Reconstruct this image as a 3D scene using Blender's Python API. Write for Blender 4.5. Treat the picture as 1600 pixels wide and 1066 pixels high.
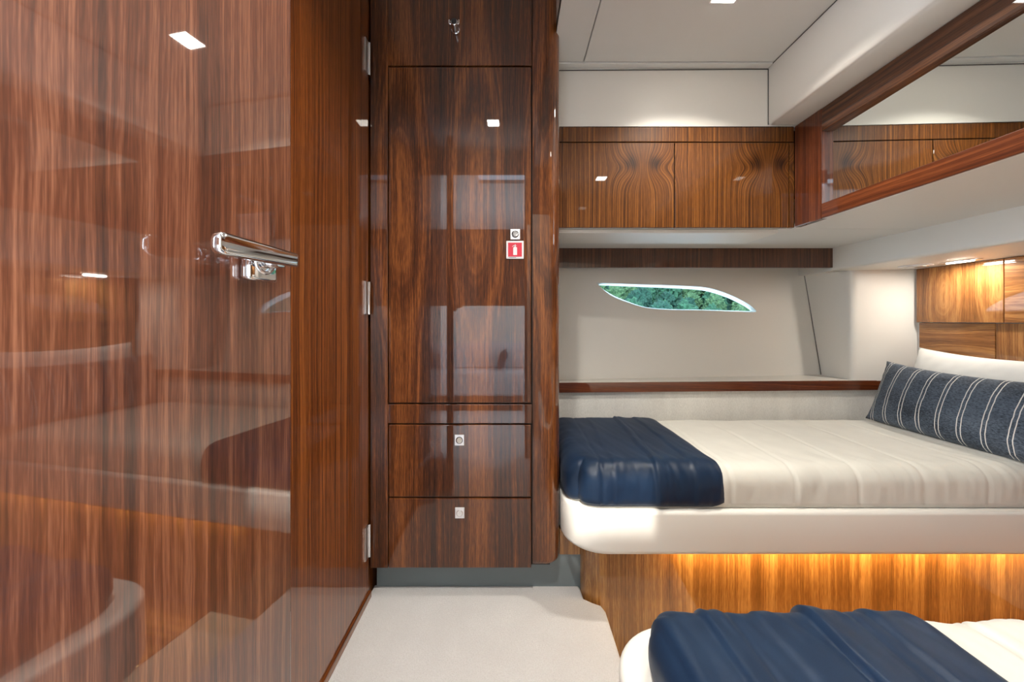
import bpy, bmesh, math, random
from mathutils import Vector, noise
random.seed(7)
for o in list(bpy.data.objects): bpy.data.objects.remove(o)
sc = bpy.context.scene
COL = sc.collection
# ------------------------------------------------------------------ units
# cabin units: x right, d away from the camera, h above the floor; 1 unit = 2.3 mm
S = 0.0023
EYE = 434.0            # eye height in units
F = 570.0
def W(x, d, h): return Vector((x*S, d*S, h*S))

# ------------------------------------------------------------------ camera
cam = bpy.data.cameras.new('camera'); camo = bpy.data.objects.new('camera', cam); COL.objects.link(camo)
cam.sensor_fit = 'HORIZONTAL'; cam.sensor_width = 36; cam.lens = F/1600*36
cam.shift_y = -33/1600; cam.clip_start = 0.02; cam.clip_end = 1000
camo.location = W(0, 0, EYE); camo.rotation_euler = (math.pi/2, 0, 0)
sc.camera = camo
vs = sc.view_settings
vs.view_transform = 'Standard'; vs.look = 'None'; vs.gamma = 1; vs.use_curve_mapping = False
vs.exposure = 0.74
# ------------------------------------------------------------------ world, sun
world = bpy.data.worlds.new('world'); sc.world = world; world.use_nodes = True
bg = world.node_tree.nodes['Background']
bg.inputs['Color'].default_value = (0.62, 0.80, 1.0, 1); bg.inputs['Strength'].default_value = 3.0
sun = bpy.data.lights.new('sun', 'SUN'); sun.energy = 3.5; sun.angle = 0.02; sun.color = (1, .95, .86)
suno = bpy.data.objects.new('sun', sun); COL.objects.link(suno)
suno.rotation_euler = (math.radians(38), math.radians(-14), 0)

def area(name, loc, sx, sy, power, color, rot=(0, 0, 0), spread=math.pi):
    l = bpy.data.lights.new(name, 'AREA'); l.shape = 'RECTANGLE'; l.size = sx; l.size_y = sy
    l.energy = power; l.color = color; l.spread = spread
    o = bpy.data.objects.new(name, l); COL.objects.link(o); o.location = loc; o.rotation_euler = rot
    return o
DOWN_W = 5.0
LAMP = (1.0, 0.94, 0.84)
# daylight entering the saloon beyond the doorway through its long left side window
area('saloon_daylight_fill', W(-615, -385, EYE+160), 560*S, 270*S, 32.0, (.74, .86, 1.0), (0, math.radians(-90), 0))
area('saloon_daylight_fill', W(398, -385, EYE+160), 560*S, 270*S, 50.0, (.74, .86, 1.0), (0, math.radians(90), 0))  # added right-hand fill lamp, spreads the doorway light to soften its edge

# ------------------------------------------------------------------ node helpers
class NT:
    def __init__(s, name):
        s.m = bpy.data.materials.new(name); s.m.use_nodes = True
        s.t = s.m.node_tree; s.b = s.t.nodes['Principled BSDF']
    def n(s, typ, **kw):
        nd = s.t.nodes.new(typ)
        for k, v in kw.items(): setattr(nd, k, v)
        return nd
    def put(s, sock, v):
        if isinstance(v, bpy.types.NodeSocket): s.t.links.new(v, sock)
        else: sock.default_value = v
    def math(s, op, a, b=0.0, c=0.0):
        nd = s.n('ShaderNodeMath', operation=op)
        for i, v in enumerate((a, b, c)): s.put(nd.inputs[i], v)
        return nd.outputs[0]
    def xyz(s, a, b, c=0.0):
        nd = s.n('ShaderNodeCombineXYZ')
        for i, v in enumerate((a, b, c)): s.put(nd.inputs[i], v)
        return nd.outputs[0]
    def noise(s, vec, scale, detail=2.0, rough=.5, dim='3D', w=None):
        nd = s.n('ShaderNodeTexNoise', noise_dimensions=dim)
        if vec is not None: s.put(nd.inputs['Vector'], vec)
        if w is not None: s.put(nd.inputs['W'], w)
        nd.inputs['Scale'].default_value = scale; nd.inputs['Detail'].default_value = detail
        nd.inputs['Roughness'].default_value = rough
        return nd.outputs[0]
    def ramp(s, fac, stops):
        nd = s.n('ShaderNodeValToRGB'); s.put(nd.inputs[0], fac)
        e = nd.color_ramp.elements
        while len(e) < len(stops): e.new(0.5)
        for el, (p, c) in zip(e, stops): el.position = p; el.color = (*c, 1) if len(c) == 3 else c
        return nd.outputs[0]
    def mix(s, fac, a, b, blend='MIX'):
        nd = s.n('ShaderNodeMix', data_type='RGBA', blend_type=blend)
        s.put(nd.inputs[0], fac)
        for k, v in ((6, a), (7, b)): s.put(nd.inputs[k], (*v, 1) if isinstance(v, tuple) and len(v) == 3 else v)
        return nd.outputs[2]
    def bump(s, height, strength, dist=.002):
        nd = s.n('ShaderNodeBump'); s.put(nd.inputs['Height'], height)
        nd.inputs['Strength'].default_value = strength; nd.inputs['Distance'].default_value = dist
        s.t.links.new(nd.outputs[0], s.b.inputs['Normal'])
    def uv(s):
        sp = s.n('ShaderNodeSeparateXYZ'); s.t.links.new(s.n('ShaderNodeUVMap').outputs[0], sp.inputs[0])
        return sp.outputs[0], sp.outputs[1]
    def objco(s): return s.n('ShaderNodeTexCoord').outputs['Object']
    def set(s, **kw):
        for k, v in kw.items(): s.put(s.b.inputs[k.replace('_', ' ')], v)
        return s.m

def plain(name, col, rough=.5, **kw):
    k = NT(name); k.set(Base_Color=(*col, 1), Roughness=rough, **kw); return k.m

def walnut(name, dark, mid, light, leaf=.27, u0=0.0, v0=1.0, vs_=.35, qm=.08, freq=26, straight=.5, streak=60,
           wob=.012, crotch=None, coat=1.0, coat_ior=1.7, lo=.34, hi=.66, pore=.30):
    """lacquered walnut veneer: u across the grain, v along it (metres); leaf = width of one veneer leaf"""
    k = NT(name); u, v = k.uv()
    wn = k.noise(k.xyz(k.math('MULTIPLY', u, 5.0), k.math('MULTIPLY', v, 1.6)), 1.0, 3.0)
    u = k.math('ADD', u, k.math('MULTIPLY', k.math('SUBTRACT', wn, .5), wob*2))
    us = k.math('SUBTRACT', u, u0)
    dv = k.math('SUBTRACT', v, v0)
    if crotch:                       # grain pinched towards a crotch, one to each leaf (u0 = its place)
        sp, st = crotch
        p = k.math('SUBTRACT', k.math('WRAP', k.math('ADD', us, leaf*.5), leaf, 0.0), leaf*.5)
        g = k.math('DIVIDE', dv, sp)
        e = k.math('EXPONENT', k.math('MULTIPLY', k.math('MULTIPLY', g, g), -1.0))
        pn = k.math('DIVIDE', p, .085)
        near = k.math('EXPONENT', k.math('MULTIPLY', k.math('MULTIPLY', pn, pn), -1.0))
        en = k.math('MULTIPLY', e, near)
        pp = k.math('MULTIPLY', p, k.math('ADD', 1.0, k.math('MULTIPLY', en, st)))
        r = k.math('ADD', pp, 3.0); across = pp
    else:
        p = k.math('SUBTRACT', k.math('PINGPONG', us, leaf), leaf*.5) if leaf else us
        g = k.math('DIVIDE', k.math('ADD', dv, k.math('MULTIPLY', k.math('SUBTRACT', wn, .5), .3)), vs_)
        e = k.math('EXPONENT', k.math('MULTIPLY', k.math('MULTIPLY', g, g), -1.0))
        q = k.math('MULTIPLY', k.math('SUBTRACT', 1.0, e), qm)
        r = k.math('SQRT', k.math('ADD', k.math('MULTIPLY', p, p), k.math('MULTIPLY', q, q)))
        across = us
    b1 = k.noise(None, freq, 3.0, .6, '1D', r)
    b2 = k.noise(k.xyz(k.math('MULTIPLY', across, streak), k.math('MULTIPLY', v, .6)), 1.0, 3.0, .65)
    b3 = k.noise(k.xyz(k.math('MULTIPLY', across, 260.0), k.math('MULTIPLY', v, 3.0)), 1.0, 3.0, .7)
    po = k.noise(k.xyz(k.math('MULTIPLY', across, 620.0), k.math('MULTIPLY', v, 26.0)), 1.0, 2.0, .6)
    a = k.math('ADD', k.math('MULTIPLY', b1, 1-straight), k.math('MULTIPLY', b2, straight))
    a = k.math('ADD', a, k.math('MULTIPLY', k.math('SUBTRACT', b3, .5), pore*1.2))
    a = k.math('ADD', a, k.math('MULTIPLY', k.math('SUBTRACT', po, .5), pore*.8))
    if crotch:
        pn2 = k.math('DIVIDE', k.math('SUBTRACT', k.math('ABSOLUTE', p), .05), .028)
        gv = k.math('DIVIDE', k.math('SUBTRACT', dv, .02), .03)
        bl = k.math('EXPONENT', k.math('MULTIPLY', k.math('ADD', k.math('MULTIPLY', pn2, pn2), k.math('MULTIPLY', gv, gv)), -1.0))
        a = k.math('SUBTRACT', a, k.math('MULTIPLY', bl, .16))
    c = k.ramp(a, [(lo, dark), ((lo+hi)/2, mid), (hi, light)])
    k.set(Base_Color=c, Roughness=.45, Coat_Weight=coat, Coat_Roughness=.02, Coat_IOR=coat_ior)
    k.b.inputs['Specular IOR Level'].default_value = .2
    return k.m

M = {}
M['door'] = walnut('walnut_door', (.034, .011, .006), (.098, .029, .013), (.225, .084, .041), leaf=.30, u0=-.27, v0=1.55, vs_=.55, qm=.07, freq=30, straight=.55, streak=85, coat_ior=1.85)
M['side'] = walnut('walnut_side', (.045, .009, .0015), (.165, .044, .007), (.33, .105, .020), leaf=.30, u0=.05, v0=.25, vs_=.3, qm=.06, freq=36, straight=.65, streak=110, coat_ior=1.75)
M['cab'] = walnut('walnut_cabinet', (.016, .0038, .0007), (.090, .0235, .0045), (.285, .090, .020), leaf=.27, u0=.78, v0=1.44, vs_=.34, qm=.085, freq=19, straight=.30, streak=42, coat_ior=1.55, lo=.38, hi=.67, pore=.38)
M['upper'] = walnut('walnut_overhead', (.022, .006, .001), (.125, .040, .006), (.30, .112, .020), leaf=.516, u0=2.048, v0=1.627, straight=.85, freq=34, streak=150, wob=.005, pore=.26, crotch=(.055, 1.3), coat_ior=1.5, lo=.33, hi=.68)
M['trimwood'] = walnut('walnut_trim', (.030, .009, .004), (.085, .028, .010), (.17, .062, .023), leaf=.30, v0=.8, freq=34, straight=.6, streak=90, coat_ior=1.5)
M['rail'] = walnut('walnut_rail', (.050, .010, .003), (.115, .026, .007), (.22, .060, .018), leaf=0, freq=30, straight=.6, streak=70, coat_ior=1.6)
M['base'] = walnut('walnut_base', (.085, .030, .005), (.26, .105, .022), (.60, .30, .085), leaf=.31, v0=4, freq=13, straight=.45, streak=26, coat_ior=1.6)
def head(i, v0, u0): return walnut('walnut_headboard_%d' % i, (.085, .028, .007), (.27, .104, .026), (.50, .23, .070), leaf=.20, u0=u0, v0=v0, vs_=.13, qm=.055, freq=26, straight=.30, streak=50, coat_ior=1.5)

def vinyl(name, col, rough=.42, bscale=900):
    k = NT(name); co = k.objco()
    k.set(Base_Color=(*col, 1), Roughness=rough); k.bump(k.noise(co, bscale, 2), .08, .0006); return k.m
M['white'] = vinyl('cream_vinyl', (.77, .745, .69))
M['ceil'] = vinyl('ceiling_vinyl', (.70, .695, .67), .5)
M['rim'] = vinyl('white_leather', (.74, .72, .67), .38)
M['seam'] = plain('dark_seam', (.10, .095, .09), .8)
M['dark'] = plain('carcass_dark', (.02, .012, .008), .7)
M['toe'] = plain('grey_blue_laminate', (.17, .205, .215), .35)
M['chrome'] = plain('chrome', (.82, .82, .84), .06, Metallic=1.0)
M['steel'] = plain('satin_steel', (.72, .70, .68), .28, Metallic=1.0)
M['plate'] = plain('brushed_plate', (.88, .88, .90), .42, Metallic=.75)
M['black'] = plain('black_plastic', (.012, .012, .014), .4)
M['red'] = plain('sign_red', (.66, .035, .065), .35)
M['signwhite'] = plain('sign_white', (.82, .82, .84), .3)
M['ink'] = plain('sign_ink', (.25, .25, .28), .5)
M['mirror'] = plain('mirror_glass', (.86, .90, .89), .012, Metallic=1.0)
k = NT('window_glass'); k.set(Base_Color=(.82, .95, .95, 1), Roughness=0.0, IOR=1.02, Transmission_Weight=1.0); M['glass'] = k.m
k = NT('lamp_glow'); k.set(Base_Color=(1, 1, 1, 1)); k.b.inputs['Emission Color'].default_value = (1, .93, .82, 1); k.b.inputs['Emission Strength'].default_value = 30; M['glow'] = k.m
k = NT('led_glow'); k.set(Base_Color=(1, .8, .5, 1)); k.b.inputs['Emission Color'].default_value = (1, .58, .18, 1); k.b.inputs['Emission Strength'].default_value = 9; M['led'] = k.m
# carpet
k = NT('carpet'); co = k.objco()
n1 = k.noise(co, 9, 3); n2 = k.noise(co, 230, 4, .75)
k.set(Base_Color=k.mix(k.ramp(n1, [(.35, (0, 0, 0)), (.65, (1, 1, 1))]), (.88, .85, .835), (.93, .905, .89)), Roughness=.95)
k.b.inputs['Sheen Weight'].default_value = .4
k.set(Base_Color=k.mix(k.ramp(n2, [(.3, (0, 0, 0)), (.6, (1, 1, 1))]), (.80, .765, .745), k.b.inputs['Base Color'].links[0].from_socket))
k.bump(n2, 1.0, .010); M['carpet'] = k.m
# fabrics
def cloth(name, a, b, rough=.75, fine=1500, bump=.35, sheen=.3, stretch=(1, 1, 1)):
    k = NT(name); mp = k.n('ShaderNodeMapping'); mp.inputs['Scale'].default_value = stretch
    k.t.links.new(k.objco(), mp.inputs[0]); co = mp.outputs[0]
    n1 = k.noise(co, fine, 2, .6); n2 = k.noise(co, 11, 2)
    f = k.math('ADD', k.math('MULTIPLY', n1, .6), k.math('MULTIPLY', n2, .4))
    k.set(Base_Color=k.ramp(f, [(.38, a), (.62, b)]), Roughness=rough); k.b.inputs['Sheen Weight'].default_value = sheen
    k.bump(n1, bump, .0006); return k
M['duvet'] = cloth('cream_duvet', (.60, .58, .52), (.68, .66, .595)).m
M['navy'] = cloth('navy_satin', (.010, .030, .076), (.019, .052, .120), .40, 1200, .2, .08).m
M['linen'] = cloth('linen_panel', (.60, .585, .545), (.76, .745, .70), .9, 500, .6, .2, (1, 1, .18)).m
M['pillow'] = cloth('white_pillowcase', (.76, .745, .70), (.80, .785, .745)).m
M['sofa'] = cloth('sofa_fabric', (.62, .62, .64), (.70, .70, .72)).m
k = cloth('denim_stripe', (.014, .022, .036), (.115, .150, .200), .85, 330, .5, .1, (1, .35, 1))
u, v = k.uv(); fr = k.math('FRACT', v)
d1 = k.math('ABSOLUTE', k.math('SUBTRACT', fr, .42)); d2 = k.math('ABSOLUTE', k.math('SUBTRACT', fr, .60))
st = k.math('LESS_THAN', k.math('MINIMUM', d1, d2), .022)
old = k.b.inputs['Base Color'].links[0].from_socket
k.set(Base_Color=k.mix(st, old, (.74, .73, .69))); M['denim'] = k.m
for nm, a, b in (('leaf_a', (.006, .045, .025), (.040, .15, .075)), ('leaf_b', (.012, .055, .024), (.105, .20, .080)), ('leaf_c', (.004, .034, .024), (.024, .11, .070))):
    k = NT(nm); n1 = k.noise(k.objco(), 5, 5, .75); k.bump(n1, 1.0, .5); k.set(Base_Color=k.ramp(n1, [(.35, a), (.68, b)]), Roughness=.8); M[nm] = k.m
M['bark'] = plain('bark', (.09, .065, .045), .9)
M['hill'] = plain('undergrowth', (.010, .050, .030), .95)

# ------------------------------------------------------------------ object helpers
WL = {}
def reg(o, wl): WL[o.name] = wl; return o
def wl_of(p): return WL[p.name] if p else Vector((0, 0, 0))
def tag(o, label=None, cat=None, group=None, kind=None):
    if label: o['label'] = label
    if cat: o['category'] = cat
    if group: o['group'] = group
    if kind: o['kind'] = kind
    return o
def thing(name, at, label=None, cat=None, group=None, kind=None):
    o = bpy.data.objects.new(name, None); COL.objects.link(o); o.empty_display_size = .05
    o.location = W(*at); reg(o, W(*at)); return tag(o, label, cat, group, kind)
def from_bm(name, bm, mat, parent=None, grain=None, smooth=False, uvs=None):
    """bm is in cabin units; the object's origin goes to the foot of its box"""
    for vv in bm.verts: vv.co *= S
    bm.normal_update()
    if grain or uvs:
        lay = bm.loops.layers.uv.new('UVMap')
        for f in bm.faces:
            for l in f.loops:
                c = l.vert.co
                if uvs: l[lay].uv = uvs[l.vert.index]
                elif grain == 'h': l[lay].uv = (c.x + c.y, c.z)
                elif grain == 'x': l[lay].uv = (c.z + c.y, c.x)
                else: l[lay].uv = (c.z + c.x, c.y)
    xs = [v.co for v in bm.verts]
    lo = Vector([min(c[i] for c in xs) for i in range(3)]); hi = Vector([max(c[i] for c in xs) for i in range(3)])
    org = Vector(((lo.x+hi.x)/2, (lo.y+hi.y)/2, lo.z))
    for vv in bm.verts: vv.co -= org
    me = bpy.data.meshes.new(name); bm.to_mesh(me); bm.free()
    if smooth:
        for p in me.polygons: p.use_smooth = True
    me.materials.append(mat)
    o = bpy.data.objects.new(name, me); COL.objects.link(o)
    if parent: o.parent = parent
    o.location = org - wl_of(parent); reg(o, org)
    return o
def bm_box(x0, x1, d0, d1, h0, h1, bev=0.0, seg=2):
    bm = bmesh.new()
    v = [bm.verts.new(c) for c in ((x0, d0, h0), (x1, d0, h0), (x1, d1, h0), (x0, d1, h0), (x0, d0, h1), (x1, d0, h1), (x1, d1, h1), (x0, d1, h1))]
    for f in ((3, 2, 1, 0), (4, 5, 6, 7), (0, 1, 5, 4), (1, 2, 6, 5), (2, 3, 7, 6), (3, 0, 4, 7)): bm.faces.new([v[i] for i in f])
    if bev: bmesh.ops.bevel(bm, geom=list(bm.edges), offset=bev, segments=seg, profile=.5, affect='EDGES')
    return bm
def box(name, x0, x1, d0, d1, h0, h1, mat, parent=None, grain=None, bev=0.0, seg=2):
    return from_bm(name, bm_box(x0, x1, d0, d1, h0, h1, bev, seg), mat, parent, grain)
def bm_hexa(p):
    """8 corners: bottom 4 then top 4"""
    bm = bmesh.new(); v = [bm.verts.new(c) for c in p]
    for f in ((3, 2, 1, 0), (4, 5, 6, 7), (0, 1, 5, 4), (1, 2, 6, 5), (2, 3, 7, 6), (3, 0, 4, 7)): bm.faces.new([v[i] for i in f])
    bmesh.ops.recalc_face_normals(bm, faces=list(bm.faces)); return bm
def bm_loft(rings, cap=True):
    bm = bmesh.new(); R = [[bm.verts.new(c) for c in r] for r in rings]; n = len(rings[0])
    for a, b in zip(R, R[1:]):
        for i in range(n): bm.faces.new((a[i], a[(i+1) % n], b[(i+1) % n], b[i]))
    if cap: bm.faces.new(R[0][::-1]); bm.faces.new(R[-1])
    bmesh.ops.recalc_face_normals(bm, faces=list(bm.faces)); return bm
def auto_smooth(o, deg=35):
    me = o.data
    for p in me.polygons: p.use_smooth = True
    bm = bmesh.new(); bm.from_mesh(me)
    for e in bm.edges:
        if len(e.link_faces) == 2 and e.calc_face_angle(0) > math.radians(deg): e.smooth = False
    bm.to_mesh(me); bm.free()
    return o
def inset(poly, off):
    """offset a counter-clockwise closed polygon inwards"""
    n = len(poly); out = []
    for i in range(n):
        a, b, c = Vector(poly[i-1]), Vector(poly[i]), Vector(poly[(i+1) % n])
        e1 = (b-a).normalized(); e2 = (c-b).normalized()
        n1 = Vector((-e1.y, e1.x)); n2 = Vector((-e2.y, e2.x)); m = (n1+n2)
        m = m/max(.3, m.length_squared/2) if m.length > 1e-6 else n1
        out.append(b + m*off)
    return out
def slab(name, poly, h0, h1, r, mat, parent=None, grain=None, seg=5, rb=None):
    """rounded-edge slab over a counter-clockwise plan outline"""
    rb = r if rb is None else rb; 
    a = [(rb*(1-math.sin(math.pi/2*i/seg)), h0+rb*(1-math.cos(math.pi/2*i/seg))) for i in range(seg+1)] if rb else [(0, h0)]
    b = [(r*(1-math.cos(math.pi/2*i/seg)), h1-r*(1-math.sin(math.pi/2*i/seg))) for i in range(seg+1)] if r else [(0, h1)]
    rings = [[(p[0], p[1], h) for p in inset(poly, o)] for o, h in a+b]
    return auto_smooth(from_bm(name, bm_loft(rings), mat, parent, grain), 40)
def arc(cx, cd, rx, rd, a0, a1, n=12):
    return [(cx+rx*math.cos(math.radians(a0+(a1-a0)*i/n)), cd+rd*math.sin(math.radians(a0+(a1-a0)*i/n))) for i in range(n+1)]
def cyl(name, c, axis, r, l, mat, parent=None, n=24, r2=None, bev=0.0):
    """cylinder along axis, starting at c"""
    r2 = r if r2 is None else r2; ax = Vector(axis).normalized()
    t = ax.orthogonal().normalized(); s = ax.cross(t); c = Vector(c); rings = []
    pr = [(0, r), (l, r2)] if not bev else [(0, r-bev), (bev, r), (l-bev, r2), (l, r2-bev)]
    for z, rr in pr: rings.append([c+ax*z+(t*math.cos(2*math.pi*i/n)+s*math.sin(2*math.pi*i/n))*rr for i in range(n)])
    return auto_smooth(from_bm(name, bm_loft(rings), mat, parent), 30)
def ring_(name, c, axis, r, th, mat, parent=None, n=28):
    ax = Vector(axis).normalized(); t = ax.orthogonal().normalized(); s = ax.cross(t); c = Vector(c); bm = bmesh.new(); L = []
    for i in range(n):
        a = 2*math.pi*i/n; e = t*math.cos(a)+s*math.sin(a)
        L.append([bm.verts.new(c+e*(r+th*math.cos(b))+ax*th*math.sin(b)) for b in [2*math.pi*j/8 for j in range(8)]])
    for i in range(n):
        for j in range(8): bm.faces.new((L[i][j], L[(i+1) % n][j], L[(i+1) % n][(j+1) % 8], L[i][(j+1) % 8]))
    bmesh.ops.recalc_face_normals(bm, faces=list(bm.faces))
    return from_bm(name, bm, mat, parent, smooth=True)

# ================================================================== SETTING
# ---- floor: carpet, with a sunken strip between the two berths
fl = thing('floor', (0, 200, -60), kind='structure')
carpet_poly = [(-226, -30), (140, -30), (140, 545), (136, 556), (124, 562), (112, 570), (110, 600), (-226, 600)]
slab('carpet', carpet_poly, -30, 0, 5, M['carpet'], fl, seg=4, rb=0)
box('sunken_carpet', 138, 330, 290, 600, -104, -90, M['carpet'], fl)
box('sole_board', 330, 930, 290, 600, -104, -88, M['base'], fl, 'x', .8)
box('subfloor', -240, 960, -30, 960, -120, -104, M['dark'], fl)

# ---- left wall, its flush door with three hinges, base board
wl = box('wall_left', -242, -228, -25, 880, -110, 980, M['side'], None, 'h'); tag(wl, kind='structure')
d2 = thing('door_2', (-224, 300, 0), kind='structure')
box('door_leaf', -228, -223, 20, 568, 11, 962, M['side'], d2, 'h', .6)
for y in (91.5, 466, 845.5):
    hc = EYE+(500-y)*.985
    box('hinge', -223.2, -220.6, 550, 562, hc-25, hc+25, M['steel'], d2, None, .4)
    cyl('hinge_knuckle', (-220.6, 563.5, hc-25), (0, 0, 1), 2.4, 50, M['chrome'], d2, 14)
bb = box('baseboard_left', -228, -220, -25, 572, 0, 10, M['side'], None, 'd', .6); tag(bb, kind='structure')

# ---- hull wall with the window
WD = lambda X, H: 844+(X-76)*.112+(H+139)*.10        # depth of the leaning hull wall, H above eye
def wp(px, py, extra=0.0):
    d = 900.0
    for _ in range(20):
        X = (px-800)*d/F; H = (500-py)*d/F; d = WD(X, H)+extra
    return X, d, EYE+H
def spline(pts, n=6):
    out = []; m = len(pts)
    for i in range(m):
        p0, p1, p2, p3 = (Vector(pts[(i+j-1) % m]) for j in range(4))
        for t in range(n):
            t /= n
            out.append(.5*((2*p1)+(p2-p0)*t+(2*p0-5*p1+4*p2-p3)*t*t+(3*p1-p0-3*p2+p3)*t**3))
    return out
inner_px = spline([(934, 444), (938, 442.5), (1000, 444.5), (1060, 446.5), (1100, 449), (1125, 455), (1150, 465), (1172, 477), (1181, 485), (1179, 488), (1165, 487.5), (1100, 485), (1045, 484), (1010, 481), (985, 474), (955, 462)])
outer_px = spline([(936, 447), (942, 446), (1000, 448.5), (1050, 450.5), (1090, 453), (1115, 458), (1140, 467), (1160, 477), (1171, 484), (1172, 486), (1163, 486.2), (1100, 484.2), (1045, 483.2), (1010, 480.2), (986, 473), (957, 461)])
inner = [wp(p[0], p[1]) for p in inner_px]; outer = [wp(p[0], p[1], 34) for p in outer_px]
def wall_with_hole(extra, loop):
    bm = bmesh.new()
    rect = [(60, -545), (960, -545), (960, 540), (60, 540)]
    rv = [bm.verts.new((x, WD(x, h)+extra, EYE+h)) for x, h in rect]
    lv = [bm.verts.new(p) for p in loop]
    es = [bm.edges.new((a[i], a[(i+1) % len(a)])) for a in (rv, lv) for i in range(len(a))]
    bmesh.ops.triangle_fill(bm, use_beauty=True, use_dissolve=False, edges=es)
    return bm
bm = wall_with_hole(0, inner)
bm2 = wall_with_hole(34, outer)
tmp = bpy.data.meshes.new('tmp'); bm2.to_mesh(tmp); bm2.free(); bm.from_mesh(tmp); bpy.data.meshes.remove(tmp)
wb = from_bm('wall_back', bm, M['white']); tag(wb, kind='structure')
win = thing('window_1', (outer[0][0]+180, outer[0][1]-20, outer[0][2]-60), kind='structure')
def bm_reveal(A, B):
    bm = bmesh.new(); a = [bm.verts.new(p) for p in A]; b = [bm.verts.new(p) for p in B]; n = len(a)
    for i in range(n): bm.faces.new((a[i], b[i], b[(i+1) % n], a[(i+1) % n]))
    return bm
rv = from_bm('window_frame', bm_reveal(inner, outer), M['rim'], win, smooth=True)
cx = sum(p[0] for p in outer)/len(outer); ch = sum(p[2] for p in outer)/len(outer)
rings = [[(p[0], p[1]-dd, p[2]) for p in outer] for dd in (3, 1)]
from_bm('window_pane', bm_loft(rings), M['glass'], win)
# wall behind the wardrobe
o = box('wall_rear_left', -242, 62, 866, 880, -110, 980, M['white']); tag(o, kind='structure')

# ---- corner column, left of the headboard
bot, top = -139, 125
pb = [(781, 923), (779, 838), (915, 824), (940, 824), (940, 935)]
pt = [(755, 950), (779, 838), (915, 824), (940, 824), (940, 955)]
def colring(P, h):
    a, c, b = Vector(P[0]), Vector(P[1]), Vector(P[2]); r = 14
    e1 = (a-c).normalized(); e2 = (b-c).normalized(); arcp = []
    for i in range(7):
        t = i/6; p0, p2 = c+e1*r, c+e2*r
        arcp.append((1-t)**2*p0+2*t*(1-t)*c+t*t*p2)
    return [(*p, h) for p in [a, *arcp, b, Vector(P[3]), Vector(P[4])]]
col = auto_smooth(from_bm('trim_1', bm_loft([colring(pb, EYE+bot), colring(pt, EYE+top)]), M['white'])); tag(col, kind='structure')
# dark sewn seam where column meets the hull wall
bm = bmesh.new()
sA, sB = Vector((780.5, WD(780, -139)-1.5, EYE-138)), Vector((757, WD(757, 118)-1.5, EYE+118))
bm.free()
def rod(name, a, b, r, mat, parent=None, n=6):
    a, b = Vector(a), Vector(b); return cyl(name, a, b-a, r, (b-a).length, mat, parent, n)
rod('piping_seam', sA, sB, .9, M['seam'], col)

# ---- shelf ledge behind the berth, its wooden nosing, linen panel below
SD = lambda x: 800+(x-76)*.043
def ledge(x0, x1, f0, b0, h0, h1):
    return bm_hexa([(x0, SD(x0)+f0, h0), (x1, SD(x1)+f0, h0), (x1, b0(x1), h0), (x0, b0(x0), h0), (x0, SD(x0)+f0, h1), (x1, SD(x1)+f0, h1), (x1, b0(x1), h1), (x0, b0(x0), h1)])
o = from_bm('trim_2', ledge(77, 914, 6, lambda x: WD(x, -139)+6, EYE-160, EYE-139), M['white']); tag(o, kind='structure')
from_bm('shelf_nosing', ledge(77, 914, 0, lambda x: SD(x)+6, EYE-160, EYE-138.5), M['rail'], o, 'x')
o = from_bm('trim_3', ledge(77, 914, 8, lambda x: SD(x)+26, 80, EYE-160), M['linen']); tag(o, kind='structure')

# ---- overhead soffit, wooden strip over the window, beam above the headboard
HS = EYE+166
o = box('trim_4', 77, 742, 664, 866, HS, HS+8, M['ceil'], None, None, 0); tag(o, kind='structure')
box('soffit_step', 77, 488, 668, 760, HS-7, HS, M['white'], o, None, 1.5)
o2 = box('soffit_panel', 509, 742, -10, 866, HS+.2, HS+8.2, M['ceil'], o)
o = box('trim_5', 77, 759, 844, 852, EYE+121, HS, M['trimwood'], None, 'h', .8); tag(o, kind='structure')
o = thing('trim_6', (800, 400, EYE+114), kind='structure')      # headboard beam
slab('beam_box', [(742, -10), (940, -10), (940, 866), (742, 866)], EYE+114, HS+8, 0, M['white'], o, rb=7)
box('beam_return', 742, 940, 846, 960, EYE+114, HS+8, M['white'], o, None)

# ---- head wall on the right with walnut panels
wr = box('wall_right', 916, 940, -10, 826, -110, EYE+116, M['white']); tag(wr, kind='structure')
def panelrow(xf, h0, h1, ds, grains, seed):
    for i, ((a, b), g) in enumerate(zip(zip(ds[1:], ds), grains)):
        m = head(seed+i, ((a+b)/2*S if g == 'd' else (h0+h1)/2*S)+.03*i, (h0+S if g == 'd' else a*S)+(.05 if i else 0))
        box('wood_panel', xf, 916, a+.6, b-.6, h0+.6, h1-.6, m, wr, g, .8)
panelrow(906, EYE-6, EYE+114, [818, 672, 520, 380, 230, 80], 'hdhdh', 0)
panelrow(912, EYE-100, EYE-6, [818, 688, 540, 400, 250, 90], 'dhdhd', 10)
panelrow(909, 60, EYE-100, [818, 660, 510, 370, 220, 70], 'hdhdh', 20)

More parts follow.
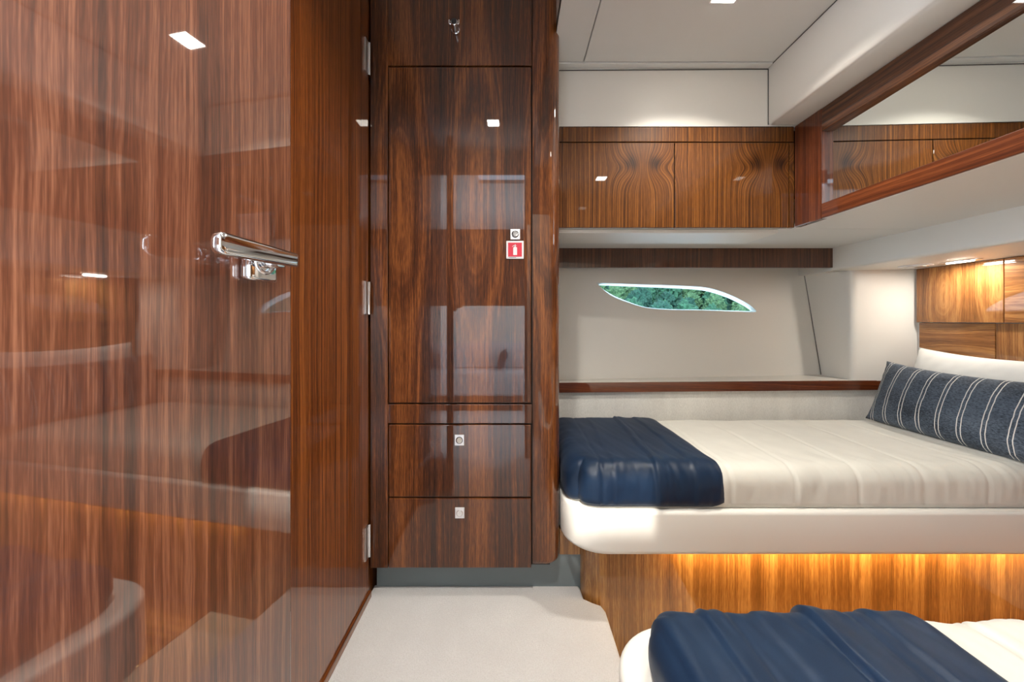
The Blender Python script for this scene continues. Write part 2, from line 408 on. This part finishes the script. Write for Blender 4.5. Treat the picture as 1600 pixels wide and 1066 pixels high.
# ---- wall above the overhead lockers, ceiling beam, ceiling panels
o = box('wall_upper', 60, 520, 655, 668, EYE+346, EYE+470, M['white']); tag(o, kind='structure')
o = thing('trim_7', (485, 300, EYE+346), kind='structure')
slab('beam_box', [(460, -10), (530, -10), (530, 655), (460, 655)], EYE+347, EYE+470, 0, M['white'], o, rb=9)
o = box('trim_8', 76, 459.5, 641.6, 655, EYE+451, EYE+466, M['ceil'], None, None, 1.0); tag(o, kind='structure')
rod('piping_seam', (76, 654.2, EYE+447.5), (459.5, 654.2, EYE+449.8), .9, M['seam'], o)
rod('piping_seam', (459.6, 654.3, EYE+350), (459.6, 654.3, EYE+450), .8, M['seam'], o)
rod('piping_seam', (459.4, 20, EYE+452.6), (459.4, 654, EYE+452.2), .8, M['seam'], o)
ce = thing('ceiling', (200, 300, EYE+453), kind='structure')
box('ceiling_panel', 70, 125.2, -10, 640.4, EYE+453, EYE+468, M['ceil'], ce, None, 1.0)
box('ceiling_panel', 126.6, 460, -10, 640.4, EYE+453, EYE+468, M['ceil'], ce, None, 1.0)
box('ceiling_panel', -228, 71, -10, 600, EYE+528, EYE+540, M['ceil'], ce)
box('ceiling_step', 70, 76, -10, 655, EYE+454, EYE+540, M['white'], ce)
box('light_stop_top', -245, 960, -30, 980, EYE+540, EYE+560, M['dark'], ce)  # this and the next two: unseen outer boxes added to stop daylight leaks
box('light_stop_side', 940, 960, -30, 980, -120, EYE+560, M['dark'], ce)
box('light_stop_rear', 60, 960, 965, 980, EYE+170, EYE+560, M['dark'], ce)

# ---- wall behind the camera with the doorway
wf = thing('wall_front', (400, -16, 0), kind='structure')
box('wall_board', 46, 960, -24, -10, -110, EYE+300, M['white'], wf)
box('wall_board', 46, 960, -24, -10, EYE+300, EYE+545, M['trimwood'], wf, 'h')
box('lintel', -245, 47, -24, -10, EYE+462, EYE+545, M['trimwood'], wf, 'h')
box('jamb', 40, 46.5, -26, -8, 0, EYE+462, M['side'], wf, 'h', .6)
box('jamb', -245, -232, -26, -8, -60, EYE+462, M['side'], wf, 'h', .6)

# ---- the saloon beyond the doorway, seen only in reflections
ws = thing('wall_saloon', (-100, -700, 0), kind='structure')
box('far_wall', -640, 420, -760, -745, 0, EYE+72, M['white'], ws)
box('far_wall_upper', -640, 420, -760, -745, EYE+72, EYE+480, M['trimwood'], ws, 'h')
box('right_wall_low', 405, 420, -745, -24, 0, EYE+20, M['white'], ws)  # right wall left open in the middle for the added fill lamp
box('right_wall_high', 405, 420, -745, -24, EYE+300, EYE+480, M['white'], ws)
box('right_wall_post', 405, 420, -90, -24, EYE+20, EYE+300, M['white'], ws)
box('right_wall_post', 405, 420, -745, -680, EYE+20, EYE+300, M['white'], ws)
box('left_wall_low', -640, -625, -745, -24, 0, EYE+20, M['white'], ws)
box('left_wall_high', -640, -625, -745, -24, EYE+300, EYE+480, M['white'], ws)
box('left_wall_post', -640, -625, -90, -24, EYE+20, EYE+300, M['white'], ws)
box('left_wall_post', -640, -625, -745, -680, EYE+20, EYE+300, M['white'], ws)
box('front_return', -640, -243, -24, -10, 0, EYE+480, M['white'], ws)
box('saloon_sole', -640, 420, -760, -24, -20, 0, M['carpet'], ws)
box('saloon_ceiling', -640, 420, -760, -110, EYE+468, EYE+480, M['ceil'], ws)
box('saloon_ceiling', -640, -112, -111, -24, EYE+468, EYE+480, M['ceil'], ws)
box('saloon_ceiling', 42, 420, -111, -24, EYE+468, EYE+480, M['ceil'], ws)
# ================================================================== CABIN DOOR WITH LEVER
TH = math.atan(60/F); dirv = Vector((math.sin(TH), math.cos(TH), 0)); nrm = Vector((math.cos(TH), -math.sin(TH), 0))
def DP(d, off, h): return Vector((-170+60/F*d, d, h)) + nrm*off
door = thing('door_1', tuple(DP(110, -8, 0)), kind='structure')
def dbox(name, d0, d1, o0, o1, h0, h1, mat, parent, grain=None, bev=0, seg=2):
    p = [DP(d0, o0, h0), DP(d0, o1, h0), DP(d1, o1, h0), DP(d1, o0, h0), DP(d0, o0, h1), DP(d0, o1, h1), DP(d1, o1, h1), DP(d1, o0, h1)]
    bm = bm_hexa(p)
    if bev: bmesh.ops.bevel(bm, geom=list(bm.edges), offset=bev, segments=seg, profile=.5, affect='EDGES')
    return from_bm(name, bm, mat, parent, grain)
dbox('door_leaf', -18, 239.5, -16, 0, 14, EYE+455, M['door'], door, 'h', 1.0)
hd = dbox('rosette', 199, 220, 0, 6.5, EYE+22, EYE+44, M['chrome'], door, None, 2.0, 3); auto_smooth(hd, 50)
c0 = DP(209.5, 6, EYE+33.5)
cyl('handle_neck', c0, nrm, 3.9, 10.5, M['chrome'], hd, 24)
ring_('neck_collar', DP(209.5, 6.6, EYE+33.5), nrm, 6.6, 1.1, M['chrome'], hd)
# lever: a flat bar with rounded ends, a little taller towards its free end
def lever_outline(ins):
    p = []
    a0, a1, r = 166.5+ins, 219-ins, 3.6-ins*.5
    hA, hB = 5.3-ins, 4.2-ins
    for cd, ch, s0, hh in ((a0+r, -1, 180, hA), (a1-1.6, -1, 270, hB), (a1-1.6, 1, 0, hB), (a0+r, 1, 90, hA)):
        rr = r if cd < 190 else 1.6
        for i in range(6):
            a = math.radians(s0+90*i/5); p.append((cd+rr*math.cos(a), EYE+35.2+ch*(hh-rr)+rr*math.sin(a)))
    return p
rings = [[DP(d, o, h) for d, h in lever_outline(i)] for i, o in ((1.2, 15.6), (.4, 15.9), (0, 16.8), (0, 19.4), (.3, 20.3), (1.1, 20.9), (2.2, 21.1))]
auto_smooth(from_bm('lever', bm_loft(rings), M['chrome'], door), 50)

# ================================================================== WARDROBE
wd = thing('wardrobe', (-70, 700, 46), 'tall glossy walnut wardrobe with one long door above two drawers', 'wardrobe')
B0, TP = 46.0, EYE+526
box('carcass', -216, 60, 577, 864, B0+1, TP-1, M['dark'], wd)
box('stile', -221.5, -194.2, 570, 580, B0, TP, M['cab'], wd, 'h', .8)
hy = lambda y: EYE+500-y
box('rail', -194.2, 31.2, 570.3, 580, hy(662), hy(632), M['cab'], wd, 'h', .8)
box('top_panel', -194.2, 31.2, 570.3, 580, hy(102), TP, M['cab'], wd, 'h', .8)
# rounded right post and side panel
def post(ins, h):
    return [(*p, h) for p in [(32.2, 570+ins), (40, 570+ins), *arc(76-ins-19, 570+ins+19, 19, 19, -90, 0, 8)[0:], (76-ins, 862), (32.2, 862)]]
rings = []
for i in range(7):
    t = math.pi/2*i/6; rings.append(post(14*(1-math.sin(t)), B0+14*(1-math.cos(t))))
rings.append(post(0, TP))
auto_smooth(from_bm('side_post', bm_loft(rings), M['cab'], wd, 'h'), 40)
dr = box('door', -193, 30, 570, 577, hy(630), hy(104.5), M['cab'], wd, 'h', 1.5)
def lock(x, y, w, h, parent, style):
    p = box('latch_plate', x-w/2, x+w/2, 567.8, 570.2, hy(y)-h/2, hy(y)+h/2, M['plate'], parent, None, .5)
    ring_('latch_ring', (x, 567.6, hy(y)), (0, -1, 0), 5.0, .55, M['black'] if style else M['steel'], parent, 22)
    cyl('latch_button', (x, 568, hy(y)), (.25 if style == 1 else 0, -1, .2 if style == 1 else 0), 4.6, 2.0 if style else 1.2, M['chrome'], parent, 22, bev=.4)
lock(5, 366.5, 15, 16, dr, 1)
dw = box('drawer', -193, 30, 570, 577, hy(777), hy(664), M['cab'], wd, 'h', 1.5); lock(-82, 687.5, 14.5, 16.5, dw, 1)
dw = box('drawer', -193, 30, 570, 577, B0, hy(779), M['cab'], wd, 'h', 1.5); lock(-81.5, 801, 14.5, 16.5, dw, 0)
# coat hook on the top panel
hk = cyl('coat_hook', (-88, 570, hy(48)), (0, -1, 0), 6.6, 2.5, M['chrome'], wd, 28, bev=.6)
cyl('hook_barrel', (-88, 568, hy(48)), (0, -1, .04), 5.5, 15.5, M['chrome'], hk, 28, bev=.8)
cyl('hook_tip', (-88, 552.6, hy(48)+.6), (0, -1, .04), 4.3, .9, M['black'], hk, 24)
for s_ in (-1, 1): box('hook_ear', -88+s_*7.4-1.0, -88+s_*7.4+1.0, 553, 561, hy(51), hy(44), M['chrome'], hk, None, .8)
cyl('hook_bar', (-95, 557, hy(48)), (1, 0, 0), 1.2, 14, M['chrome'], hk, 12)
tk = box('baseboard_wardrobe', -220, 111, 594, 600, -10, B0+30, M['toe']); tag(tk, kind='structure')

# fire extinguisher sign
sg = thing('fire_extinguisher_sign', (4.6, 568, hy(404.5)), 'small square red sign with white fire extinguisher symbol on wardrobe door', 'sign')
box('sign_plate', -9, 18.2, 568.2, 570, hy(404.7), hy(376.8), M['signwhite'], sg, None, .8)
rp = box('red_field', -6, 15.4, 567.6, 568.3, hy(401.4), hy(379.8), M['red'], sg)
def flat(name, poly, d, mat, parent):
    return from_bm(name, bm_loft([[(x, d+.4, h) for x, h in poly], [(x, d, h) for x, h in poly]]), mat, parent)
cxs = 4.9
flat('extinguisher_body', [(cxs-3, hy(399)), (cxs+3, hy(399)), (cxs+3, hy(388)), (cxs+2, hy(386.5)), (cxs-2, hy(386.5)), (cxs-3, hy(388))], 567.2, M['signwhite'], rp)
flat('extinguisher_neck', [(cxs-.9, hy(386.6)), (cxs+.9, hy(386.6)), (cxs+.6, hy(382.5)), (cxs-.3, hy(382.3))], 567.2, M['signwhite'], rp)
flat('extinguisher_handle', [(cxs-4.8, hy(386.2)), (cxs-4, hy(386.2)), (cxs-2.4, hy(384.8)), (cxs+2, hy(384.6)), (cxs+2.4, hy(383.9)), (cxs-2.6, hy(383.9))], 567.2, M['signwhite'], rp)
for i in range(7): flat('caption_mark', [(-4.4+i*1.55, hy(403.2)), (-3.3+i*1.55, hy(403.2)), (-3.3+i*1.55, hy(402.3)), (-4.4+i*1.55, hy(402.3))], 567.9, M['ink'], sg)

# ================================================================== OVERHEAD LOCKER + MIRROR LOCKER
oc = thing('overhead_locker', (290, 750, HS), 'glossy walnut overhead locker with two figured doors above the porthole', 'cabinet')
box('carcass', 77, 506, 659, 866, HS+8.5, EYE+346, M['dark'], oc)
u_ = lambda y: EYE+(500-y)*1.149
box('top_rail', 76.5, 506.5, 655, 662, u_(221.3), u_(197), M['upper'], oc, 'h', .7)
box('door', 76.5, 291, 655, 662, HS, u_(223), M['upper'], oc, 'h', .8)
box('door', 292.6, 497, 655, 662, HS, u_(223), M['upper'], oc, 'h', .8)
box('end_stile', 498.4, 507, 655, 662, HS, u_(223), M['upper'], oc, 'h', .7)
mc = thing('mirror_locker', (560, 300, HS), 'long walnut-framed mirror locker along the right side above the berths', 'cabinet')
box('carcass', 518, 740, -10, 652, HS+9, EYE+346, M['dark'], mc)
box('end_stile', 507, 518, 598, 654.5, HS, EYE+347, M['rail'], mc, 'h', 1.0)
box('top_rail', 507, 518, -10, 597.6, EYE+309, EYE+346.5, M['trimwood'], mc, 'd', 1.2)
box('bottom_rail', 506.5, 518, -10, 597.6, HS+.3, EYE+190.5, M['rail'], mc, 'd', 1.2)
from_bm('mirror', bm_hexa([(508.2, 200, EYE+190), (517.8, 200, EYE+190), (517.8, 598, EYE+190), (517, 598, EYE+190), (508.2, 200, EYE+310), (517.8, 200, EYE+310), (517.8, 598, EYE+310), (517, 598, EYE+310)]), M['mirror'], mc)
box('end_panel', 507, 518, -10, 199, EYE+190, EYE+309.5, M['rail'], mc, 'h')

# ================================================================== BERTHS
def soft_box(x0, x1, d0, d1, h0, h1, r, step, R=0.0, corner='front', disp=None, keep=None, infl=0.0):
    """dense rounded slab; R = plan radius of its left corner; disp(x,d,h,n) pushes the surface along its normal"""
    nx, nd, nh = max(4, int((x1-x0)/step)), max(4, int((d1-d0)/step)), 8
    bm = bmesh.new(); vd = {}; org = {}
    def vert(i, j, kk):
        key = (i, j, kk)
        if key in vd: return vd[key]
        p = Vector((x0+(x1-x0)*i/nx, d0+(d1-d0)*j/nd, h0+(h1-h0)*kk/nh))
        c = Vector((min(max(p.x, x0+r), x1-r), min(max(p.y, d0+r), d1-r), min(max(p.z, h0+min(r, 8)), h1-r)))
        dv = p-c; n = dv.normalized() if dv.length > 1e-6 else Vector((0, 0, 1))
        m = max(abs(dv.x), abs(dv.y), abs(dv.z))
        q = c+n*m if dv.length > 1e-6 else p
        if R:
            dc = d0+R if corner == 'front' else d1-R; sg = 1 if corner == 'front' else -1
            a, b = x0+R-q.x, sg*(dc-q.y)
            if a > 0 and b > 0:
                mm = max(a, b); L = math.hypot(a, b); f = mm/L
                q.x = x0+R-a*f; q.y = dc-sg*b*f
        e = infl + (disp(q.x, q.y, q.z, n) if disp else 0.0)
        e *= min(1.0, max(0.0, (p.z-h0)/6.0)) if n.z < .1 else 1.0
        q = q+n*e
        vd[key] = bm.verts.new(q); org[key] = q
        return vd[key]
    def face(ks):
        if keep and not all(keep(x0+(x1-x0)*a[0]/nx, d0+(d1-d0)*a[1]/nd) for a in ks): return
        bm.faces.new([vert(*a) for a in ks])
    for i in range(nx):
        for j in range(nd):
            face([(i, j, nh), (i+1, j, nh), (i+1, j+1, nh), (i, j+1, nh)])
            if not keep: face([(i, j, 0), (i, j+1, 0), (i+1, j+1, 0), (i+1, j, 0)])
    for i in range(nx):
        for q in range(nh):
            face([(i, 0, q), (i+1, 0, q), (i+1, 0, q+1), (i, 0, q+1)])
            face([(i, nd, q), (i, nd, q+1), (i+1, nd, q+1), (i+1, nd, q)])
    for j in range(nd):
        for q in range(nh):
            face([(0, j, q), (0, j, q+1), (0, j+1, q+1), (0, j+1, q)])
            face([(nx, j, q), (nx, j+1, q), (nx, j+1, q+1), (nx, j, q+1)])
    if keep: bmesh.ops.solidify(bm, geom=list(bm.faces), thickness=1.6)
    return bm
def nz(x, y, z=0.0): return noise.noise(Vector((x, y, z)))
def ridge(t, w): return math.exp(-(t/w)**2)
def duvet_disp(off, front, seed, gap=94.0):
    def f(x, d, h, n):
        ph = (x-off+5*nz(d*.008, seed, x*.004))/gap; fr = ph-math.floor(ph)
        t = min(fr, 1-fr)*gap
        e = -2.3*ridge(t, 2.2)
        e += 1.3*nz(x*.014, d*.010, seed)+.5*nz(x*.04+d*.012, d*.012, seed+3)
        edge = ridge(d-front, 55)
        w = nz(x*.06+d*.03, h*.02+d*.012, seed+8); e += 2.2*edge*(w*abs(w)*2.0)
        e += .8*edge*nz(x*.16+d*.05, h*.02, seed+4)
        return e
    return f
def runner_disp(base, x0, front, seed, folds):
    """lies on the mattress (base) and stands off it everywhere"""
    def f(x, d, h, n):
        e = .5*nz(x*.03, d*.014, seed)+.6*nz(x*.09+d*.02, d*.01, seed+2)
        for fx, w, amp, sl in folds:                 # overlapping pleats: soft on the right, sharp on the left
            t = x-(fx+sl*(d-front)+5*nz(d*.012, seed+fx))
            e += amp*math.exp(-(t/w)**2) if t > 0 else amp*math.exp(-(t/2.0)**2)-amp*.5*math.exp(t/5.0)*(1-math.exp(-(t/2.0)**2))
        edge = ridge(d-front, 34); side = ridge(x-x0, 30)
        w = nz(x*.055+h*.03, h*.05, seed+5); e += 1.3*edge*w+.6*edge*nz(x*.13-h*.05, h*.03, seed+9)+1.0*side*nz(d*.06, h*.04, seed+6)
        if abs(n.y) > .5: e -= 2.4*ridge(x-x0-50, 2.4)
        return max(base(x, d, h, n), -2.0)*.6 + max(e, -1.6)
    return f

# ---- berth under the porthole
b1 = thing('berth', (500, 690, -90), 'built-in berth under the porthole with white leather rim and walnut base', 'bed')
pl = [(77.5, 806), (77.5, 590), *arc(140, 586, 62.5, 63, 180, 270, 14), (913, 523), (913, 806)]
slab('platform_rim', pl, 94, 159, 6, M['rim'], b1, seg=6, rb=9)
base_poly = [(111, 604), (111, 590), *arc(137, 590, 26, 26, 180, 270, 10), (913, 564), (913, 604)]
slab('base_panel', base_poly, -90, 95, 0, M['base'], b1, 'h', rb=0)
box('side_panel', 77.5, 111, 592, 604, B0+7, 95, M['base'], b1, 'h', .6)
box('light_strip', 240, 910, 543, 548, 92.6, 95, M['led'], b1)
dd1 = duvet_disp(414, 531, 1.3)
mt = from_bm('mattress', soft_box(84, 908, 531, 804, 160, 219, 26, 3.1, 48, 'front', dd1), M['duvet'], smooth=True)
tag(mt, 'cream quilted mattress cover on the berth under the porthole', 'mattress')
rn = from_bm('bed_runner', soft_box(83.5, 318, 531, 806, 161, 219, 26, 2.4, 48, 'front', runner_disp(dd1, 80, 531, 4.1, [(212, 16, 3.0, .03), (268, 20, 1.6, -.02), (150, 12, .9, .05)]), keep=lambda x, d: x < 317, infl=5.0), M['navy'], smooth=True)
tag(rn, 'navy blue runner across the foot of the berth under the porthole', 'bed runner')

# ---- near berth, lower right
b2 = thing('berth', (500, 160, -90), 'built-in berth in the near right corner with rounded white leather rim', 'bed')
pl = [(84, 0), (913, 0), (913, 331), *arc(140, 280, 56, 51, 90, 180, 14)]
slab('platform_rim', pl, 94, 159, 6, M['rim'], b2, seg=6, rb=9)
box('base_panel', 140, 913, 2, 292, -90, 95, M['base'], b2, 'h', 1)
dd2 = duvet_disp(360, 303, 7.7)
mt = from_bm('mattress', soft_box(109, 908, 8, 300, 160, 196, 17, 3.6, 26, 'back', dd2), M['duvet'], smooth=True)
tag(mt, 'cream quilted mattress cover on the near right berth', 'mattress')
rn = from_bm('bed_runner', soft_box(109, 330, 8, 300, 161, 196, 17, 2.2, 26, 'back', runner_disp(dd2, 109, 300, 9.4, [(236, 22, 4.6, -.06), (150, 18, 2.4, -.05), (282, 18, 2.2, -.05), (196, 20, 1.0, .03), (121, 9, 2.6, 0)]), keep=lambda x, d: x < 329, infl=5.0), M['navy'], smooth=True)
tag(rn, 'navy blue runner draped over the foot of the near right berth', 'bed runner')

# ---- pillows
def pillow(name, c, L, Hh, T, lean, mat, label, stripes=0, sag=0.0, seed=0.0, yaw=0.0):
    """standing pillow: length along d, height leaning towards +x"""
    up = Vector((math.sin(lean), 0, math.cos(lean))); ax = Vector((math.sin(yaw), math.cos(yaw), 0)); out = ax.cross(up).normalized()
    c = Vector(c); bm = bmesh.new(); ni, nj = 60, 26; uvs = []; V = {}
    for side in (1, -1):
        for i in range(ni+1):
            for j in range(nj+1):
                s, t = -1+2*i/ni, -1+2*j/nj
                brd = i in (0, ni) or j in (0, nj)
                if side == -1 and brd: V[(side, i, j)] = V[(1, i, j)]; continue
                th = T*max(0, 1-abs(s)**3.2)**.55*max(0, 1-abs(t)**2.6)**.6
                pin = 1-.05*(1-abs(t)**2)*abs(s)**6; pin2 = 1-.06*(1-abs(s)**2)*abs(t)**6
                wr = 1.5*nz(s*5+seed, t*3, side)*(1-th/T)+1.2*nz(s*9, t*7+seed, side*2)*(0 if brd else 1)
                p = c+ax*(s*L/2*pin)+up*((t+1)*Hh/2*pin2-sag*(1-s*s)*(t+1)/2)+out*(side*(th+(wr if not brd else 0)))
                V[(side, i, j)] = bm.verts.new(p); uvs.append((t*.5+.5, (s*.5+.5)*max(1, stripes)))
    bm.verts.index_update()
    for side in (1, -1):
        for i in range(ni):
            for j in range(nj):
                f = [V[(side, i, j)], V[(side, i+1, j)], V[(side, i+1, j+1)], V[(side, i, j+1)]]
                bm.faces.new(f if side == 1 else f[::-1])
    bmesh.ops.recalc_face_normals(bm, faces=list(bm.faces))
    o = from_bm(name, bm, mat, None, None, True, uvs); tag(o, label, 'pillow'); return o
pillow('bolster_pillow', (766, 632, 221), 318, 132, 27, .36, M['denim'], 'long dark blue denim pillow with paired white stripes leaning on white pillow', 10, 4, 2.0)
pillow('sleeping_pillow', (826, 640, 219), 300, 165, 26, .34, M['pillow'], 'plain white pillow propped against the walnut headboard panels', 0, 3, 5.0)

# ================================================================== LIGHT FITTINGS
def downlight(x, d, h, label, cat='ceiling light', w=30, power=DOWN_W, color=LAMP):
    t = thing('downlight', (x, d, h-2), label, cat, 'square ceiling downlights')
    box('bezel', x-w/2-3, x+w/2+3, d-w/2-3, d+w/2+3, h-1.5, h+.5, M['signwhite'], t, None, .6)
    box('diffuser', x-w/2, x+w/2, d-w/2, d+w/2, h-2.2, h-1.2, M['glow'], t)
    area('downlight_lamp', W(x, d, h-4), w*S*.8, w*S*.8, power, color, spread=math.radians(125))
downlight(299, 503, EYE+453, 'square downlight in the ceiling above the aisle between the berths', power=4.6)
downlight(285, 145, EYE+453, 'square downlight in the ceiling above the near berth', power=1.9)
downlight(-50, 165, EYE+528, 'square downlight in the raised ceiling by the cabin door', power=10.0)
rl = thing('reading_light', (868, 707, EYE+110), 'slim recessed reading light in the beam over the headboard', 'reading light')
slab('bezel', [(868+13*math.cos(a*math.pi/12), 707+34*math.sin(a*math.pi/12)) for a in range(24)], EYE+112.5, EYE+115, 0, M['steel'], rl, rb=.6)
slab('lens', [(868+8*math.cos(a*math.pi/12), 707+22*math.sin(a*math.pi/12)) for a in range(24)], EYE+111.6, EYE+113.5, 0, M['glow'], rl, rb=.3)
area('reading_lamp', W(868, 707, EYE+109), 12*S, 40*S, 1.3, (1, .95, .86))
sp = thing('vent_disc', (846, 765, EYE+110), 'round white vent disc set in the beam beside the reading light', 'vent')
cyl('disc_ring', (846, 765, EYE+114.5), (0, 0, -1), 26, 3, M['signwhite'], sp, 32, bev=.8)
cyl('disc_face', (846, 765, EYE+112), (0, 0, -1), 19, 2, M['steel'], sp, 32, bev=.5)
area('led_strip_lamp', W(575, 545.5, 91), 660*S, 4*S, 3.6, (1, .70, .33))
# saloon window portal (daylight through the left side window and the hatch)
# ================================================================== SALOON FURNITURE (in reflection)
sf = thing('sofa', (-120, -640, 0), 'pale grey saloon sofa mirrored in the wardrobe door', 'sofa')
slab('seat', [(-360, -735), (60, -735), (60, -590), (-360, -590)], 70, 190, 14, M['sofa'], sf)
slab('backrest', [(-360, -744), (60, -744), (60, -700), (-360, -700)], 190, 320, 14, M['sofa'], sf)
slab('plinth', [(-350, -735), (50, -735), (50, -600), (-350, -600)], 1, 72, 0, M['side'], sf, 'h', rb=0)
pillow('sofa_cushion', (-60, -640, 196), 110, 100, 20, .3, M['denim'], 'grey blue cushion on the saloon sofa mirrored in the wardrobe door', 0, 0, 3)

# ================================================================== WOODED HILLSIDE OUTSIDE
bm = bmesh.new()
n = 24; G = [[None]*(n+1) for _ in range(n+1)]
HZ = lambda x, y: (y-78)*.34-3+2.0*nz(x*.02, y*.02)
for i in range(n+1):
    for j in range(n+1):
        x, y = -60+240*i/n, 70+170*j/n
        G[i][j] = bm.verts.new(Vector((x, y, HZ(x, y)))/S)
for i in range(n):
    for j in range(n): bm.faces.new((G[i][j], G[i+1][j], G[i+1][j+1], G[i][j+1]))
hl = from_bm('hillside', bm, M['hill'], smooth=True); tag(hl, kind='structure')
protos = []
for q, lm in enumerate(('leaf_a', 'leaf_b', 'leaf_c', 'leaf_b')):
    bm = bmesh.new(); bmesh.ops.create_icosphere(bm, subdivisions=4, radius=1.0)
    for vv in bm.verts:
        c = vv.co.copy(); e = 1+.28*nz(*(c*1.6+Vector((q*7, 0, 0))))+.22*nz(*(c*4+Vector((0, q*5, 0))))+.28*nz(*(c*8))+.16*nz(*(c*17))
        vv.co = Vector((c.x*e, c.y*e, c.z*e*1.05))
    me = bpy.data.meshes.new('crown'); bm.to_mesh(me); bm.free(); me.materials.append(M[lm])
    bm = bmesh.new(); bmesh.ops.create_cone(bm, cap_ends=True, segments=8, radius1=.14, radius2=.09, depth=1.8)
    mt_ = bpy.data.meshes.new('trunk'); bm.to_mesh(mt_); bm.free(); mt_.materials.append(M['bark'])
    protos.append((me, mt_))
cnt = 0; row = 0
y = 84.0
while y < 140:
    x = 8.0+(row % 2)*3.2
    while x < 112:
        px, py = x+random.uniform(-.5, .5), y+random.uniform(-.4, .4)
        s = random.uniform(2.0, 2.5); z = HZ(px, py)
        if .14 < px/py < .82 and (z+2*s-1)/py > -.02 and (z-s)/py < .125:
            me, tr = random.choice(protos)
            r = bpy.data.objects.new('tree', None); COL.objects.link(r); r.location = (px, py, z-.2); r.scale = (s, s, s*random.uniform(1.0, 1.5))
            r.rotation_euler = (0, 0, random.uniform(0, 6.28))
            tag(r, 'leafy green tree on the wooded hillside seen through the porthole', 'tree', 'trees on the hillside outside')
            c = bpy.data.objects.new('crown', me); COL.objects.link(c); c.parent = r; c.location = (0, 0, 1.25)
            t = bpy.data.objects.new('trunk', tr); COL.objects.link(t); t.parent = r; t.location = (0, 0, .55)
            cnt += 1
        x += 6.4
    y += 5.6; row += 1
print('trees', cnt)
